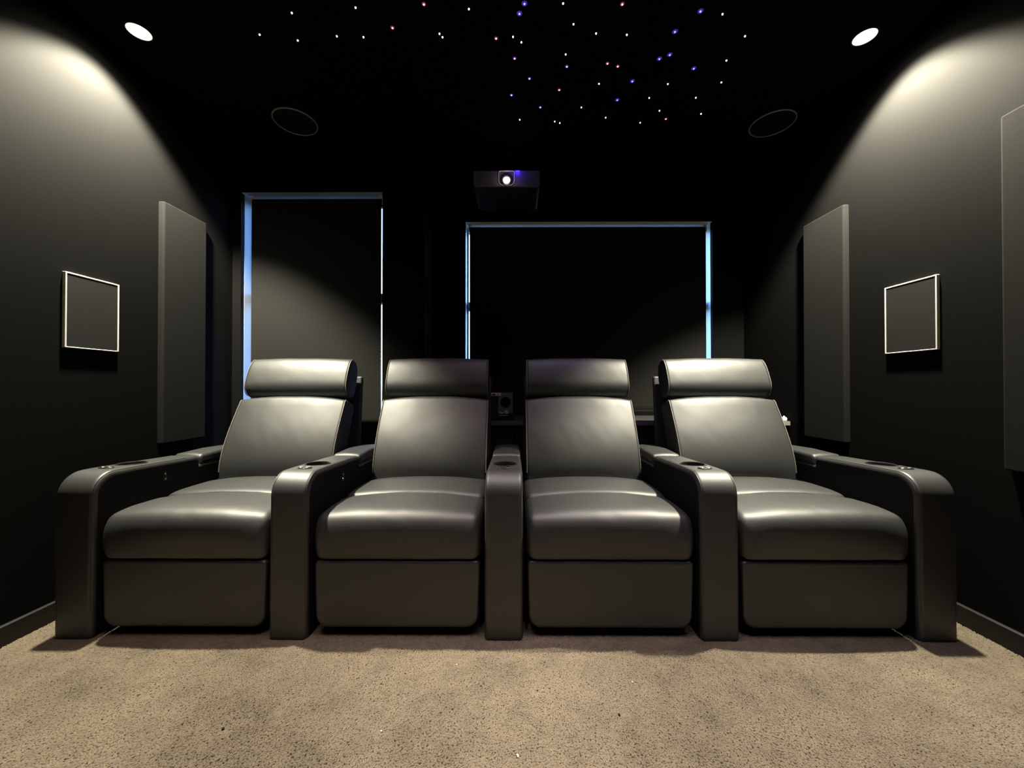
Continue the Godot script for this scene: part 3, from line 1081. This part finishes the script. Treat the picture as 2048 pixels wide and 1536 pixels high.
# ---- carpet pile and specks ------------------------------------------------------------
func build_carpet():
	# one tuft: a small bulging tapered bundle of yarn
	var st := SurfaceTool.new()
	st.begin(Mesh.PRIMITIVE_TRIANGLES)
	var rings := [[0.0026, 0.0], [0.0034, 0.0048], [0.0030, 0.0072]]
	var sides := 5
	for i in rings.size():
		for k in sides:
			var g: float = TAU * (k + 0.5 * i) / sides
			var n := Vector3(cos(g), [0.0, 0.25, 0.8][i], sin(g)).normalized()
			st.set_normal(n)
			st.add_vertex(Vector3(cos(g) * rings[i][0], rings[i][1], sin(g) * rings[i][0]))
	st.set_normal(Vector3.UP)
	st.add_vertex(Vector3(0, 0.0079, 0))
	for i in rings.size() - 1:
		for k in sides:
			var a := i * sides + k
			var b := i * sides + (k + 1) % sides
			for q in [a, b, b + sides, a, b + sides, a + sides]:
				st.add_index(q)
	var t0 := (rings.size() - 1) * sides
	for k in sides:
		for q in [t0 + k, t0 + (k + 1) % sides, rings.size() * sides]:
			st.add_index(q)
	var mesh := st.commit()
	var pm := mat(Color.WHITE, 0.9, 0.15)
	pm.vertex_color_use_as_albedo = true
	pm.rim_enabled = true
	pm.rim = 0.2
	mesh.surface_set_material(0, pm)
	var cell := 0.0035
	var x0 := WALL_L + 0.014
	var x1 := WALL_R - 0.014
	var d0 := 0.45
	var d1 := 1.62
	var nx := int((x1 - x0) / cell)
	var nd := int((d1 - d0) / cell)
	var mm := MultiMesh.new()
	mm.transform_format = MultiMesh.TRANSFORM_3D
	mm.use_colors = true
	mm.mesh = mesh
	mm.instance_count = nx * nd
	var base := Color(0.152, 0.125, 0.092)
	var lay := FastNoiseLite.new()
	lay.seed = 21
	lay.frequency = 1.0
	lay.fractal_octaves = 3
	var q := 0
	for i in nx:
		for j in nd:
			var x := x0 + (i + 0.5 + rng.randf_range(-0.45, 0.45)) * cell
			var d := d0 + (j + 0.5 + rng.randf_range(-0.45, 0.45)) * cell
			var lean := lay.get_noise_2d(x * 2.2, d * 2.2)
			var lean2 := lay.get_noise_2d(x * 9.0 + 40.0, d * 9.0)
			var clump := lay.get_noise_2d(x * 34.0, d * 34.0 + 70.0)
			var bs := Basis.from_euler(Vector3(0.75 * lean + 0.40 * lean2 + rng.randfn(0.0, 0.14), rng.randf() * TAU, 0.45 * lean2 + rng.randfn(0.0, 0.16)))
			bs = bs.scaled(Vector3(1.0, rng.randf_range(0.9, 1.08) * (1.0 + 0.10 * clump), 1.0))
			mm.set_instance_transform(q, Transform3D(bs, P(x, 0.0, d)))
			var tone := 1.0 + rng.randfn(0.0, 0.045) + 0.16 * clump + 0.16 * lean2 + 0.24 * lean  # lean terms put the shading of leaning pile into the colour
			mm.set_instance_color(q, Color(base.r * tone, base.g * tone * rng.randf_range(0.985, 1.015), base.b * tone * rng.randf_range(0.96, 1.04)))
			q += 1
	var o := MultiMeshInstance3D.new()
	o.name = "carpet_pile"
	o.multimesh = mm
	add_child(o, true)
	tag(o, "beige cut pile carpet covering the floor before the recliners", "carpet", "", "stuff")
	# specks on the pile
	var specks := [
		[-0.758, 1.004, 0.0028, 0.0055, "black_matt", "crumb", "dark crumb on the carpet before the recliner second from the tall window"],
		[0.286, 1.053, 0.0022, 0.0050, "black_matt", "crumb", "dark crumb on the carpet before the recliner at the wide window's middle"],
		[0.009, 0.935, 0.0020, 0.0090, "white_plastic", "lint", "largest white lint speck, on the carpet nearest the viewer before the middle armrest"],
		[-0.184, 1.239, 0.0018, 0.0030, "white_plastic", "lint", "white lint speck on the carpet closest to the shaded strip before the middle armrest"],
		[-0.344, 1.000, 0.0018, 0.0040, "white_plastic", "lint", "white lint speck on the carpet midway before the recliner second from the tall window"],
		[0.357, 1.169, 0.0018, 0.0030, "white_plastic", "lint", "white lint speck on the carpet before the recliner at the wide window's middle"]]
	for s in specks:
		var m := md()
		var dir := Vector3(0.35, 0.1, 0.9).normalized()
		tube(m, PackedVector3Array([-dir * s[3] * 0.5, -dir * s[3] * 0.2 + Vector3(0.0006, 0.0005, 0), dir * s[3] * 0.25, dir * s[3] * 0.5 + Vector3(-0.0008, 0, 0)]), s[2], 7)
		var sp := done(m, "lint_speck" if s[5] == "lint" else "carpet_crumb", M[s[4]])
		sp.position = P(s[0], 0.0095, s[1])
		tag(sp, s[6], s[5], "specks on the carpet")
